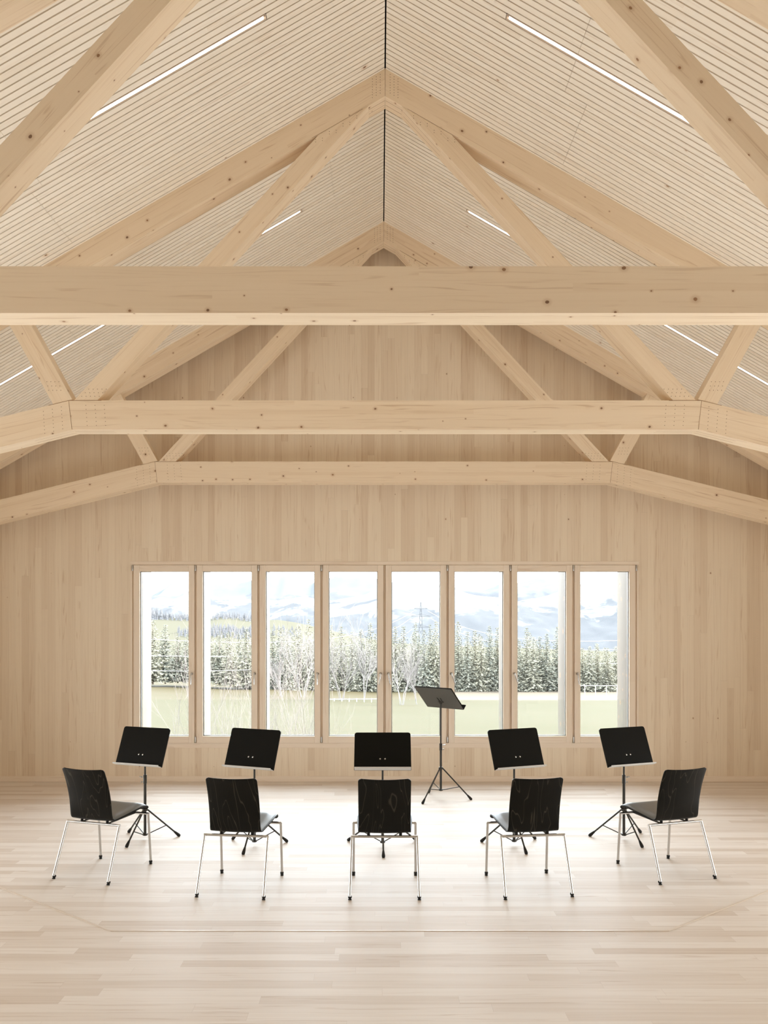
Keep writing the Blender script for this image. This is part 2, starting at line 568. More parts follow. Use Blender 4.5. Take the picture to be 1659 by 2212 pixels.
for i, (idx, u0) in enumerate(sorted(LIGHTS.items())):
    for sd in (-1, 1):
        y0, y1 = BACK + idx * PITCH + GAP / 2 - 0.003, BACK + (idx + 1) * PITCH - GAP / 2 + 0.003
        root = empty('linear_ceiling_light', (0, 0, 0))
        tag(root, 'lit strip light set into the %s ceiling slope %s' % ('left' if sd < 0 else 'right', ('between the two nearer trusses', 'between the two farther trusses')[i]), 'ceiling light', 'strip lights in the ceiling')
        h = MB()
        a, e = u0 + 0.004, u0 + 4.596
        A, E_ = slope(sd, a, 0), slope(sd, e, 0)
        A2, E2 = slope(sd, a, -0.024), slope(sd, e, -0.024)
        for yy in (y0, y1 - 0.003):
            h.prism([A, E_, E2, A2], yy, yy + 0.003, (1, 0))
        for yy in (y0 + 0.003, y1 - 0.011):
            h.prism([slope(sd, a, -0.003), slope(sd, e, -0.003), E2, A2], yy, yy + 0.008, (1, 0))
        h.prism([slope(sd, a, 0), slope(sd, a + 0.004, 0), slope(sd, a + 0.004, -0.024), slope(sd, a, -0.024)], y0, y1, (1, 0))
        h.prism([slope(sd, e - 0.004, 0), slope(sd, e, 0), slope(sd, e, -0.024), slope(sd, e - 0.004, -0.024)], y0, y1, (1, 0))
        h.build('housing', M['lamp_edge'], root)
        g = MB()
        g.prism([slope(sd, a + 0.02, -0.004), slope(sd, e - 0.02, -0.004), slope(sd, e - 0.02, -0.022), slope(sd, a + 0.02, -0.022)], y0 + 0.010, y1 - 0.010, (1, 0))
        g.build('diffuser', M['led'], root)

# ------------------------------------------------------------------ roof trusses
TH = 0.175
ZB = 1.95 + 4.4426                                  # rafter underside at the ridge
rb = lambda u: ZB - TAN * u
CT, CB, JT, JB = 3.818, 3.572, 2.677, 2.649         # tie beam top, bottom, and its mitre
ka = 0.247
ct = lambda u: CT - ka * (u - JT)
cb = lambda u: CB - ka * (u - JB)


def dots(mb, pts, y):
    for u, z in pts:
        mb.face([(u + 0.0033 * math.cos(PI / 3 * k), y - 0.0008, z + 0.0033 * math.sin(PI / 3 * k)) for k in range(6)], None, 1)


def slots(mb, p, q, n, th):
    """two thin saw slots for the steel plates, on the underside edge p-q"""
    nx, nz = n
    for yy in (th * 0.33, th * 0.67):
        mb.face([(p[0] + nx * 0.0008, yy - 0.0016, p[1] + nz * 0.0008), (p[0] + nx * 0.0008, yy + 0.0016, p[1] + nz * 0.0008),
                 (q[0] + nx * 0.0008, yy + 0.0016, q[1] + nz * 0.0008), (q[0] + nx * 0.0008, yy - 0.0016, q[1] + nz * 0.0008)], None, 2)


def joint(mb, p, q, y=0.0, w=0.0016):
    """dark joint line drawn between two members, lying on the front face"""
    n = Vector((-(q[1] - p[1]), q[0] - p[0])).normalized() * w
    mb.face([(p[0] - n.x, y - 0.0006, p[1] - n.y), (q[0] - n.x, y - 0.0006, q[1] - n.y), (q[0] + n.x, y - 0.0006, q[1] + n.y), (p[0] + n.x, y - 0.0006, p[1] + n.y)], None, 2)


def truss(d, label):
    root = empty('roof_truss', (X0, d, 2.7))
    tag(root, label, 'roof truss', 'timber roof trusses')
    mats = [M['beam'], M['dowel'], M['slot']]

    def fin(mb, name):
        mb.v = [(x, y, z - 2.7) for x, y, z in mb.v]
        return mb.build(name, mats, root)

    m = MB()
    m.prism([(-JB, CB), (JB, CB), (JT - 0.001, CT), (-JT + 0.001, CT)], 0, TH, (1, 0))
    for sd in (-1, 1):
        dots(m, [(sd * (JT - 0.145 - 0.078 * i - 0.012 * (j / 5)), CT - 0.042 - 0.034 * j) for i in range(3) for j in range(6)], 0)
        slots(m, (sd * (JB - 0.002), CB), (sd * (JB - 0.34), CB), (0, -1), TH)
        joint(m, (sd * JB, CB), (sd * JT, CT))
        joint(m, (sd * JT, CT - 0.0015), (sd * 2.40, CT - 0.0015))
    fin(m, 'tie_beam')
    for sd in (-1, 1):
        A = lambda u, z: (sd * u, z)
        m = MB()
        ux = (CT + ka * JT - ZB) / (ka - TAN)        # where the haunch meets the rafter
        m.prism([A(JT, CT), A(JB, CB), A(HALF, cb(HALF)), A(HALF, rb(HALF) - 0.001), A(ux, rb(ux) - 0.001)], 0, TH, (sd, -ka))
        dots(m, [A(JT + 0.05 + 0.076 * i + 0.012 * (1 - j / 6), ct(JT + 0.06 + 0.078 * i) - 0.04 - 0.031 * j) for i in range(3) for j in range(7)], 0)
        slots(m, A(JB + 0.002, CB), A(JB + 0.34, cb(JB + 0.34)), (0, -1), TH)
        joint(m, A(JT, CT - 0.0015), A(JT + 0.17, ct(JT + 0.17) - 0.0015))
        fin(m, 'haunch_beam')
        m = MB()
        m.prism([A(0.0006, ZB), A(HALF, rb(HALF)), A(HALF, rb(HALF) + 0.236), A(0.0006, ZB + 0.236)], 0, TH, (sd, -TAN))
        dots(m, [A(0.042 + 0.033 * i, ZB + 0.206 - TAN * (0.042 + 0.033 * i) - 0.0225 * j) for i in range(3) for j in range(8)], 0)
        slots(m, A(0.004, ZB - 0.002), A(0.176, rb(0.176)), (0, -1), TH)
        if sd > 0:
            joint(m, (0, ZB), (0, ZB + 0.236), 0.0, 0.0013)
        joint(m, A(0.19, rb(0.19) + 0.001), A(0.62, rb(0.62) + 0.001), 0.0, 0.0012)
        fin(m, 'rafter')
        # inner strut, from near the ridge down to the mitre
        m = MB()
        k = 0.921
        uo = lambda z: 1.586 + k * (4.956 - z)       # outer edge
        ui = lambda z: uo(z) - 0.197
        zt_i = (ZB - TAN * (1.389 + k * 4.956)) / (1 - TAN * k)
        zt_o = (ZB - TAN * (1.586 + k * 4.956)) / (1 - TAN * k)
        zi, zo = zt_i, zt_o
        m.prism([A(ui(CT + 0.001), CT + 0.001), A(uo(CT + 0.001), CT + 0.001), A(uo(zo), zo - 0.001), A(ui(zi), zi - 0.001)], 0.004, TH - 0.004, (sd * k, -1))
        dots(m, [A(ui(zi) + 0.10 + 0.058 * i, rb(ui(zi) + 0.10 + 0.058 * i) - 0.026 - 0.022 * (i % 2) - 0.02 * j) for i in range(7) for j in range(2)], 0.004)
        dots(m, [A(2.42 + 0.037 * i - 0.03 * j, CT + 0.036 + 0.03 * j) for i in range(5) for j in range(3)], 0.004)
        slots(m, A(ui(zi - 0.02), zi - 0.02), A(ui(zi - 0.36), zi - 0.36), (-0.74, -0.68), TH)
        fin(m, 'strut')
        # outer strut, from the mitre up and out to the rafter
        m = MB()
        w, kk = 0.092, 0.55
        cu = lambda z: 2.833 + kk * (z - 3.994)
        za = (CT + ka * JT - ka * (2.833 - w - kk * 3.994)) / (1 + ka * kk)
        zb_ = (CT + ka * JT - ka * (2.833 + w - kk * 3.994)) / (1 + ka * kk)
        zc_ = (ZB - TAN * (2.833 + w - kk * 3.994)) / (1 + TAN * kk)
        zd = (ZB - TAN * (2.833 - w - kk * 3.994)) / (1 + TAN * kk)
        m.prism([A(cu(za) - w, za + 0.001), A(cu(zb_) + w, zb_ + 0.001), A(cu(zc_) + w, zc_ - 0.001), A(cu(zd) - w, zd - 0.001)], 0.004, TH - 0.004, (sd * kk, 1))
        dots(m, [A(2.745 + 0.034 * i + 0.008 * j, 3.905 + 0.036 * j) for i in range(4) for j in range(3)], 0.004)
        fin(m, 'strut')
    return root


for d, lb in ((4.30, 'nearest pale glulam roof truss, its tie beam crossing the whole picture'),
              (6.911, 'middle pale glulam roof truss between the nearest truss and the one by the wall'),
              (9.554, 'farthest pale glulam roof truss, close in front of the gable wall')):
    truss(d, lb)

# ------------------------------------------------------------------ window band in the front wall
SEAMS = [wx(287 + 135.9 * i) for i in range(9)]
gz0, gz1 = wz(1605), wz(1220.4)
b = MB()
b.box((FX0, DW - 0.004, gz1), (FX1, DW + 0.09, FZ1), 0)
b.box((FX0, DW - 0.004, FZ0), (FX1, DW + 0.09, gz0), 0)
b.box((FX0, DW - 0.004, gz0), (SEAMS[0] - 0.006, DW + 0.09, gz1), 2)
b.box((SEAMS[8] + 0.006, DW - 0.004, gz0), (FX1, DW + 0.09, gz1), 2)
for xs in SEAMS:
    b.box((xs - 0.011, DW + 0.012, gz0), (xs + 0.011, DW + 0.09, gz1), 2)
    b.box((xs - 0.03, DW + 0.03, gz0), (xs + 0.03, DW + 0.09, gz1), 2)
tag(b.build('trim_4', M['frame'], bevel=0.0015), 'fixed pale wooden frame around the eight window sashes', 'window frame', kind='structure')

ORD = ('first', 'second', 'third', 'fourth', 'fifth', 'sixth', 'seventh', 'eighth', 'ninth')
TILT = (0, 0, 0, 10, 10, 19, 17, 4)
for i in range(8):
    root = empty('window_%d' % (i + 1), ((SEAMS[i] + SEAMS[i + 1]) / 2, DW, gz0))
    tag(root, '%s window sash from the left with pale wooden frame' % ORD[i], 'window', 'window sashes', 'structure')
    hw = (SEAMS[1] - SEAMS[0]) / 2 - 0.013
    H = gz1 - gz0 - 0.002
    gl, gr = (14.6, 14.2) if i < 4 else (14.2, 14.6)
    gx0, gx1 = -hw - 0.013 + gl / PMW + 0.004, hw + 0.013 - gr / PMW - 0.004
    zz0, zz1 = wz(1590) - gz0, wz(1234.5) - gz0
    y0, y1 = -0.016, 0.055
    m = MB()
    m.box((-hw, y0, 0.002), (gx0, y1, H), 2)
    m.box((gx1, y0, 0.002), (hw, y1, H), 2)
    m.box((gx0, y0 + 0.0006, 0.002), (gx1, y1, zz0), 0)
    m.box((gx0, y0 + 0.0006, zz1), (gx1, y1, H), 0)
    m.build('sash_frame', M['frame'], root, bevel=0.003)
    m = MB()
    e = 0.009
    for a, c in (((gx0 - 0.004, 0, zz0), (gx0 + e, 0, zz1)), ((gx1 - e, 0, zz0), (gx1 + 0.004, 0, zz1)), ((gx0, 0, zz0 - 0.004), (gx1, 0, zz0 + e)), ((gx0, 0, zz1 - 0.006), (gx1, 0, zz1 + 0.004))):
        m.box((a[0], 0.024, a[2]), (c[0], 0.05, c[2]))
    m.build('glazing_spacer', M['spacer'], root)
    m = MB()
    m.box((gx0, 0.030, zz0), (gx1, 0.044, zz1))
    m.build('pane', M['glass'], root)
    hx = (hw - 0.034) if i < 4 else (-hw + 0.034)
    hz = wz(1455) - gz0
    hd = MB()
    hd.lathe([(0.0155, 0), (0.0165, 0.003), (0.0155, 0.009), (0.0075, 0.010), (0.0075, 0.042)], 16, 0, (hx, y0, hz), (0, -1, 0))
    t = R(TILT[i]) * (1 if i >= 4 else -1)
    q = (hx + 0.13 * math.sin(t), y0 - 0.044, hz - 0.13 * math.cos(t))
    hd.tube([(hx - 0.004 * math.sin(t), y0 - 0.042, hz + 0.008), (hx, y0 - 0.044, hz - 0.004), q], [0.0075, 0.0085, 0.0075], 10)
    hd.build('handle', M['chrome'], root, smooth='auto')
    sx = -hw - 0.013 if i < 4 else hw + 0.013
    for zz in (H - 0.072, 0.01):
        g = MB()
        g.lathe([(0.0075, 0), (0.009, 0.003), (0.009, 0.066), (0.0075, 0.069)], 12, 0, (sx, y0 - 0.004, zz))
        g.build('hinge', M['steel'], root, smooth='auto')

# outside the window: timber fins, ledge, soffit and glass guards
b = MB()
b.box((FX0 - 0.4, DW + 0.1, 0.0), (FX1 + 0.4, DW + 0.80, 0.40), 0)
tag(b.build('window_sill', M['fin']), 'timber ledge outside the window band', 'ledge', kind='structure')
b = MB()
b.box((FX0 - 0.4, DW + 0.1, 3.70), (FX1 + 0.4, DW + 0.80, 4.05), 0)
tag(b.build('facade_beam', M['fin']), 'timber head above the outside of the window band', 'beam', kind='structure')
for i in range(9):
    xs = SEAMS[i]
    m = MB()
    m.box((-0.051, DW + 0.10, 0.40), (0.051, DW + 0.622, 3.70), 2)
    o = m.build('facade_post', M['fin'], bevel=0.004)
    o.location.x = xs
    tag(o, 'pale knotty timber fin standing outside the window, %s of nine from the left' % ORD[i], 'post', 'timber fins outside the window', 'thing')
for i in range(8):
    m = MB()
    m.box((SEAMS[i] + 0.058, DW + 0.30, 0.402), (SEAMS[i + 1] - 0.058, DW + 0.316, EYE - (1511 - HY) / F * (DW + 0.3)))
    o = m.build('glass_guard', M['guard'])
    tag(o, 'low clear glass guard between timber fins, outside the %s window sash' % ORD[i], 'glass guard', 'glass guards outside the windows')


# ------------------------------------------------------------------ chairs
def catmull(P, n):
    out = []
    for i in range(len(P) - 1):
        p0, p1, p2, p3 = P[max(0, i - 1)], P[i], P[i + 1], P[min(len(P) - 1, i + 2)]
        for j in range(n):
            t = j / n
            out.append(tuple(0.5 * (2 * b_ + (c - a) * t + (2 * a - 5 * b_ + 4 * c - d) * t * t + (3 * b_ - a - 3 * c + d) * t ** 3) for a, b_, c, d in zip(p0, p1, p2, p3)))
    out.append(P[-1])
    return out


PROF = catmull([(0.300, 0.428), (0.290, 0.447), (0.265, 0.459), (0.21, 0.461), (0.11, 0.452), (0.01, 0.441), (-0.07, 0.433), (-0.11, 0.431), (-0.137, 0.441),
                (-0.151, 0.468), (-0.163, 0.53), (-0.181, 0.62), (-0.206, 0.71), (-0.238, 0.79), (-0.262, 0.838)], 5)
LENS = [0.0]
for a_, b_ in zip(PROF, PROF[1:]):
    LENS.append(LENS[-1] + math.hypot(a_[0] - b_[0], a_[1] - b_[1]))
TOT = LENS[-1]
BEND = LENS[45]


def shell_half_width(s):
    w = 0.206 + (0.186 - 0.206) * min(1, max(0, (s - 0.2) / 0.3))
    r = 0.022
    for e in (s, TOT - s):
        if e < r:
            w -= r - math.sqrt(max(0, r * r - (r - e) ** 2))
    return w


def shell_point(s, i, x):
    y, z = PROF[i]
    w = max(0.01, shell_half_width(s))
    k = x / 0.19
    back = min(1, max(0, (s - BEND) / 0.12))
    y += back * 0.026 * (k * k - 0.6)
    z += 0.007 * k * k * min(1, max(0, (s - BEND - 0.25) / 0.15))
    z += (1 - back) * 0.006 * k * k
    return (x, y, z)


def chair_proto():
    root = empty('chair', (0, 0, 0))
    m = MB()
    nx = 18
    ii = list(range(len(PROF)))
    for i in ii[:-1]:
        for j in range(nx):
            q = []
            uv = []
            for a, c in ((i, j), (i, j + 1), (i + 1, j + 1), (i + 1, j)):
                w = shell_half_width(LENS[a])
                x = w * (-1 + 2 * c / nx)
                q.append(shell_point(LENS[a], a, x))
                uv.append((LENS[a], x))
            m.face(q, uv)
    o = m.build('seat_shell', M['shell'], root, smooth=True)
    sol = o.modifiers.new('ply', 'SOLIDIFY')
    sol.thickness, sol.offset = 0.011, 0.0
    bv = o.modifiers.new('edge', 'BEVEL')
    bv.width, bv.segments, bv.limit_method, bv.angle_limit = 0.002, 2, 'ANGLE', R(50)
    # upholstered pad on the seat
    m = MB()
    lo, hi = 1, 38
    top = {}
    for i in range(lo, hi + 1):
        for j in range(nx + 1):
            s = LENS[i]
            w = shell_half_width(s) - 0.008
            k = -1 + 2 * j / nx
            f_ = (s - LENS[lo]) / (LENS[hi] - LENS[lo])
            edge = (1 - abs(k) ** 6) * (1 - abs(2 * f_ - 1) ** 10)
            x, y, z = shell_point(s, i, w * k)
            top[i, j] = ((x, y, z + 0.007 + 0.022 * edge), (x, y, z + 0.006))
    for i in range(lo, hi):
        for j in range(nx):
            m.face([top[a][0] for a in ((i, j), (i, j + 1), (i + 1, j + 1), (i + 1, j))])
            m.face([top[a][1] for a in ((i + 1, j), (i + 1, j + 1), (i, j + 1), (i, j))])
    for i in range(lo, hi):
        for j, r in ((0, 0), (nx, 1)):
            q = [top[i, j][0], top[i + 1, j][0], top[i + 1, j][1], top[i, j][1]]
            m.face(q[::-1] if r else q)
    for j in range(nx):
        for i, r in ((lo, 0), (hi, 1)):
            q = [top[i, j + 1][0], top[i, j][0], top[i, j][1], top[i, j + 1][1]]
            m.face(q[::-1] if r else q)
    tag(m.build('seat_pad', M['leather'], root, smooth=True), 'grey padded seat cushion')
    # frame: two bent-tube trestles, rear legs splayed back
    rt, ft, rf, ff = (0.234, -0.128, 0.405), (0.236, 0.245, 0.412), (0.243, -0.278, 0.0), (0.238, 0.278, 0.0)
    r = 0.0095
    for (tx, ty, tz), (fx, fy, fz) in ((rt, rf), (ft, ff)):
        for sd in (-1, 1):
            m = MB()
            p, q = Vector((sd * tx, ty, tz)), Vector((sd * fx, fy, 0.024))
            m.tube([p + (p - q).normalized() * 0.004, q], r, 12)
            leg = m.build('leg', M['chrome'], root, smooth='auto')
            c = MB()
            ax = (p - q).normalized()
            c.lathe([(0.0095, 0), (0.0125, 0.002), (0.0125, 0.007), (0.0095, 0.010), (0.0095, 0.013), (0.0135, 0.015), (0.0135, 0.026), (0.011, 0.030)], 14, 0, (sd * fx, fy, 0.0), ax)
            c.build('foot_cap', M['rubber'], leg, smooth='auto')
        m = MB()
        m.tube([(-tx - 0.006, ty, tz), (tx + 0.006, ty, tz)], r, 12)
        m.build('crossbar', M['chrome'], root, smooth='auto')
    for sd in (-1, 1):
        m = MB()
        m.tube([(sd * 0.115, -0.126, 0.405), (sd * 0.115, 0.243, 0.412)], 0.007, 10)
        m.build('seat_rail', M['blackmetal'], root, smooth='auto')
        for y, z, h in ((-0.112, 0.4115, 0.016), (0.235, 0.418, 0.036)):
            m = MB()
            m.lathe([(0.011, 0), (0.011, h - 0.002), (0.009, h)], 12, 0, (sd * 0.115, y, z))
            m.build('mount', M['rubber'], root, smooth='auto')
    return root


CH = [((-2.154, 6.373), -18.0, 'black chair at the left end of the row, turned inwards'),
      ((-1.022, 6.020), -7.0, 'black chair second from the left, turned slightly right'),
      ((0.033, 5.991), -0.3, 'middle black plywood chair of the row, seen straight from behind'),
      ((1.085, 6.022), 7.0, 'black chair second from the right, turned slightly left'),
      ((2.223, 6.379), 17.3, 'black chair at the right end of the row, turned inwards')]
proto = chair_proto()
for i, ((x, y), a, lb) in enumerate(CH):
    o = proto if i == 0 else copy_tree(proto)
    o.location, o.rotation_euler = (x, y, 0), (0, 0, R(a))
    tag(o, lb, 'chair', 'chairs in the curved row')


# ------------------------------------------------------------------ music stands
def rounded(w, h, r, rb_, n=5):
    P = []
    for cx, cy, a0, rr in ((w / 2, 0, -90, rb_), (w / 2, h, 0, r), (-w / 2, h, 90, r), (-w / 2, 0, 180, rb_)):
        ox = cx - math.copysign(rr, cx)
        oy = cy + rr if cy == 0 else cy - rr
        for k in range(n + 1):
            a = R(a0 + 90 * k / n)
            P.append((ox + rr * math.cos(a), oy + rr * math.sin(a)))
    return P


def stand(x, y, desk_yaw, tilt, zc_, tri, Rf, collar, label, cy=-0.03, conductor=False, hub=0.03):
    root = empty('music_stand', (x, y, 0))
    tag(root, label, 'music stand', 'music stands')
    dy, ti = R(desk_yaw), R(tilt)
    w, h, th = (0.50, 0.335, 0.016) if conductor else (0.488, 0.35, 0.011)
    up = Vector((0, math.sin(ti), math.cos(ti)))
    nn = Vector((0, -math.cos(ti), math.sin(ti)))            # towards the reader
    rot = Matrix.Rotation(dy, 3, 'Z')
    base = Vector((0, cy, zc_)) - up * h / 2
    P3 = lambda a, b_, c: rot @ (base + Vector((a, 0, 0)) + up * b_ + nn * c)
    m = MB()
    pr = rounded(w, h, 0.008 if conductor else 0.021, 0.006)
    f0 = [P3(a, b_, th / 2) for a, b_ in pr]
    f1 = [P3(a, b_, -th / 2) for a, b_ in pr]
    m.face(f0, None, 0)
    m.face(f1[::-1], None, 1)
    for i in range(len(pr)):
        m.face([f0[i - 1], f1[i - 1], f1[i], f0[i]], None, 0)
    desk = m.build('desk', [M['board'], M['boardback']], root)
    m = MB()
    L = 0.048
    q = [(-w / 2, 0), (w / 2, 0)]
    for c0, c1, b0, b1 in ((th / 2 - 0.002, th / 2 + L, -0.001, 0.002), (th / 2 + L - 0.002, th / 2 + L, 0.002, 0.009)):
        A = [P3(-w / 2 + 0.004, b0, c0), P3(w / 2 - 0.004, b0, c0), P3(w / 2 - 0.004, b0, c1), P3(-w / 2 + 0.004, b0, c1)]
        B = [P3(-w / 2 + 0.004, b1, c0), P3(w / 2 - 0.004, b1, c0), P3(w / 2 - 0.004, b1, c1), P3(-w / 2 + 0.004, b1, c1)]
        m.face(A)
        m.face(B[::-1])
        for i in range(4):
            m.face([A[i], A[i - 1], B[i - 1], B[i]])
    tag(m.build('ledge', M['lip'] if not conductor else M['board'], root), None if conductor else 'light grey sheet ledge')
    for sx in (-0.021, 0.021):
        m = MB()
        m.lathe([(0.0065, 0), (0.0065, 0.0015), (0.004, 0.003)], 12, 0, P3(sx, 0.29 * h, th / 2), rot @ nn)
        m.build('screw', M['chrome'], desk, smooth='auto')
    # bracket behind the desk
    m = MB()
    c = P3(0, 0.29 * h if not conductor else 0.45 * h, -th / 2)
    top = Vector((0, 0, c.z - 0.03))
    for sx in (-0.022, 0.022):
        p = P3(sx, 0.36 * h if not conductor else 0.52 * h, -th / 2)
        q2 = P3(sx, 0.16 * h if not conductor else 0.36 * h, -th / 2)
        m.tube([p, q2], 0.006, 8)
        m.tube([p, top + (rot @ Vector((sx * 0.5, 0, 0)))], 0.006, 8)
        m.tube([q2, top + (rot @ Vector((sx * 0.5, 0, -0.02)))], 0.006, 8)
    m.tube([top + rot @ Vector((-0.035, 0, 0)), top + rot @ Vector((0.035, 0, 0))], 0.007, 10)
    m.build('desk_bracket', M['blackmetal'], root, smooth='auto')
    cl = 0.565 if not conductor else 0.60                     # clamp height
    m = MB()
    m.tube([(0, 0, cl - 0.03), (0, 0, top.z - 0.02), top], 0.0085, 12)
    m.build('inner_pole', M['blackmetal'], root, smooth='auto')
    m = MB()
    m.tube([(0, 0, hub), (0, 0, cl)], 0.0125, 14)
    m.build('outer_pole', M['blackmetal'], root, smooth='auto')
    m = MB()
    m.lathe([(0.0125, 0), (0.016, 0.002), (0.016, 0.075), (0.0125, 0.08)], 14, 0, (0, 0, cl - 0.07))
    k = m.build('clamp_sleeve', M['blackmetal'], root, smooth='auto')
    side = -1 if x < -0.5 or abs(x) < 0.2 else 1
    for zz in (cl - 0.01, cl - 0.055):
        m = MB()
        m.lathe([(0.004, 0.012), (0.004, 0.024), (0.0085, 0.025), (0.0085, 0.034)], 10, 0, (0, 0, zz), (side * math.cos(0.2), -math.sin(0.2), 0))
        if abs(zz - cl + 0.01) < 1e-6:
            m.tube([(side * 0.028, -0.006, zz), (side * 0.050, -0.008, zz + 0.006)], [0.006, 0.005], 8)
        m.build('clamp_screw', M['chrome'], k, smooth='auto')
    m = MB()
    m.lathe([(0.013, 0), (0.024, 0.004), (0.026, 0.016), (0.02, 0.026), (0.013, 0.03)], 14, 0, (0, 0, collar - 0.012))
    m.build('collar', M['blackmetal'], root, smooth='auto')
    m = MB()
    m.lathe([(0.013, -0.004), (0.022, 0.0), (0.022, 0.014), (0.013, 0.02)], 14, 0, (0, 0, hub + 0.002))
    m.build('hub', M['blackmetal'], root, smooth='auto')
    for a in (0, 120, 240):
        t = R(tri + a)
        u = Vector((math.cos(t), math.sin(t), 0))
        p, q3 = u * 0.022 + Vector((0, 0, collar)), u * Rf + Vector((0, 0, 0.011))
        m = MB()
        m.tube([p, q3], 0.0075, 10)
        leg = m.build('leg', M['blackmetal'], root, smooth='auto')
        m = MB()
        ax = (p - q3).normalized()
        m.lathe([(0.007, -0.012), (0.0125, -0.008), (0.0145, 0.0), (0.0145, 0.012), (0.0095, 0.05), (0.008, 0.056)], 12, 0, q3 - ax * 0.0, ax)
        m.build('foot_cap', M['rubber'], leg, smooth='auto')
        m = MB()
        e = p.lerp(q3, 0.60)
        m.tube([u * 0.02 + Vector((0, 0, hub + 0.01)), e], 0.0045, 8)
        m.build('brace', M['blackmetal'], root, smooth='auto')
    return root


SD = 'black music stand before the '
stand(-2.107, 7.326, -20, 22, 0.831, -105, 0.295, 0.26, SD + 'chair at the left end, its desk turned inwards')
stand(-1.093, 7.110, -22, 22, 0.845, -100, 0.287, 0.26, SD + 'second chair from the left')
stand(0.022, 7.082, 0, 33, 0.828, -89, 0.345, 0.26, SD + 'middle chair, its desk seen square on')
stand(1.168, 7.119, 21, 22, 0.845, -79, 0.287, 0.26, SD + 'second chair from the right')
stand(2.185, 7.322, 21, 22, 0.831, -76, 0.295, 0.26, SD + 'chair at the right end, its desk turned inwards')
stand(0.667, 8.970, 138.7, 45, 1.112, -130, 0.33, 0.335, "conductor's tall black stand near the window, its desk tilted flat and facing the window", 0.03, True, 0.09)


# ------------------------------------------------------------------ outdoors


def grass_mat():
    t = NT('meadow_grass', 0.9, 0.05)
    g = t.n('ShaderNodeNewGeometry').outputs['Position']
    q = t.n('ShaderNodeSeparateXYZ')
    t.t.links.new(g, q.inputs[0])
    a = t.noise(t.vec(t.math('MULTIPLY', q.outputs[0], 0.05), t.math('MULTIPLY', q.outputs[1], 0.05)), 1.0, 4.0, 0.6)
    f_ = t.noise(t.vec(t.math('MULTIPLY', q.outputs[0], 1.2), t.math('MULTIPLY', q.outputs[1], 0.5)), 1.0, 4.0, 0.7)
    c = t.mix(t.smooth(a, 0.35, 0.65), (0.0285, 0.0228, 0.0112), (0.0320, 0.0250, 0.0136))
    c = t.mix(t.smooth(f_, 0.38, 0.7, 0.0, 0.75), c, (0.0225, 0.0205, 0.0098))
    # a dry mown strip near the trees
    s = t.math('MULTIPLY', t.smooth(q.outputs[1], 176.0, 186.0), t.smooth(q.outputs[0], 8.0, 16.0))
    c = t.mix(t.math('MULTIPLY', s, 0.75), c, (0.0558, 0.0465, 0.0372))
    return t.col(c)


def ground(x, y):
    pts = ((9, -2.4), (25, -4.1), (60, -6.7), (150, -13.3), (185, -16.0), (235, -18.4), (320, -22), (480, -40), (700, -60), (1500, -90))
    for (a, za), (b_, zb) in zip(pts, pts[1:]):
        if y <= b_:
            z = za + (zb - za) * (y - a) / (b_ - a)
            break
    else:
        z = -90
    k = min(1, max(0, (-x - 0.13 * y + 6) / 25)) * min(1, max(0, (y - 90) / 120)) * min(1, max(0, (420 - y) / 120))
    z += 3.6 * k * k * (3 - 2 * k)
    return z + 0.35 * noise.noise(Vector((x * 0.03, y * 0.03, 0)))


def heightfield(name, xs, ys, fz, mat, smooth=True):
    V = [(x, y, fz(x, y)) for y in ys for x in xs]
    n = len(xs)
    Fc = [(j * n + i, j * n + i + 1, (j + 1) * n + i + 1, (j + 1) * n + i) for j in range(len(ys) - 1) for i in range(n - 1)]
    me = bpy.data.meshes.new(name)
    me.from_pydata(V, [], Fc)
    me.materials.append(mat)
    me.polygons.foreach_set('use_smooth', [smooth] * len(me.polygons))
    o = bpy.data.objects.new(name, me)
    COL.objects.link(o)
    return o


def spread(a, b_, n, p=1.0):
    return [a + (b_ - a) * (i / (n - 1)) ** p for i in range(n)]


tag(heightfield('meadow', [s * (abs(s) ** 1.0) for s in spread(-700, 700, 161)], spread(12, 1500, 170, 2.2), ground, grass_mat()), 'sloping sunlit winter meadow below the windows', 'meadow', kind='structure')


def mountain_mat(name, rock, snow, s0, s1, scale, forest=None):
    t = NT(name, 0.95, 0.0)
    g = t.n('ShaderNodeNewGeometry')
    q = t.n('ShaderNodeSeparateXYZ')
    t.t.links.new(g.outputs['Position'], q.inputs[0])
    nz = t.n('ShaderNodeSeparateXYZ')
    t.t.links.new(g.outputs['Normal'], nz.inputs[0])
    n1 = t.noise(t.vec(t.math('MULTIPLY', q.outputs[0], scale), t.math('MULTIPLY', q.outputs[1], scale * 0.5), t.math('MULTIPLY', q.outputs[2], scale * 2.2)), 1.0, 6.0, 0.62, 0.6)
    h = t.smooth(q.outputs[2], s0, s1, -0.28, 0.28)
    k = t.smooth(t.math('ADD', n1, h), 0.45, 0.52)
    c = t.mix(k, rock, snow)
    if forest:
        n2 = t.noise(t.vec(t.math('MULTIPLY', q.outputs[0], scale * 2.2), 7.0, t.math('MULTIPLY', q.outputs[2], scale * 6)), 1.0, 5.0, 0.65)
        low = t.smooth(q.outputs[2], forest[0], forest[1], 1.0, 0.0)
        c = t.mix(t.math('MULTIPLY', t.smooth(n2, 0.5, 0.6), low), c, forest[2])
    return t.col(c)


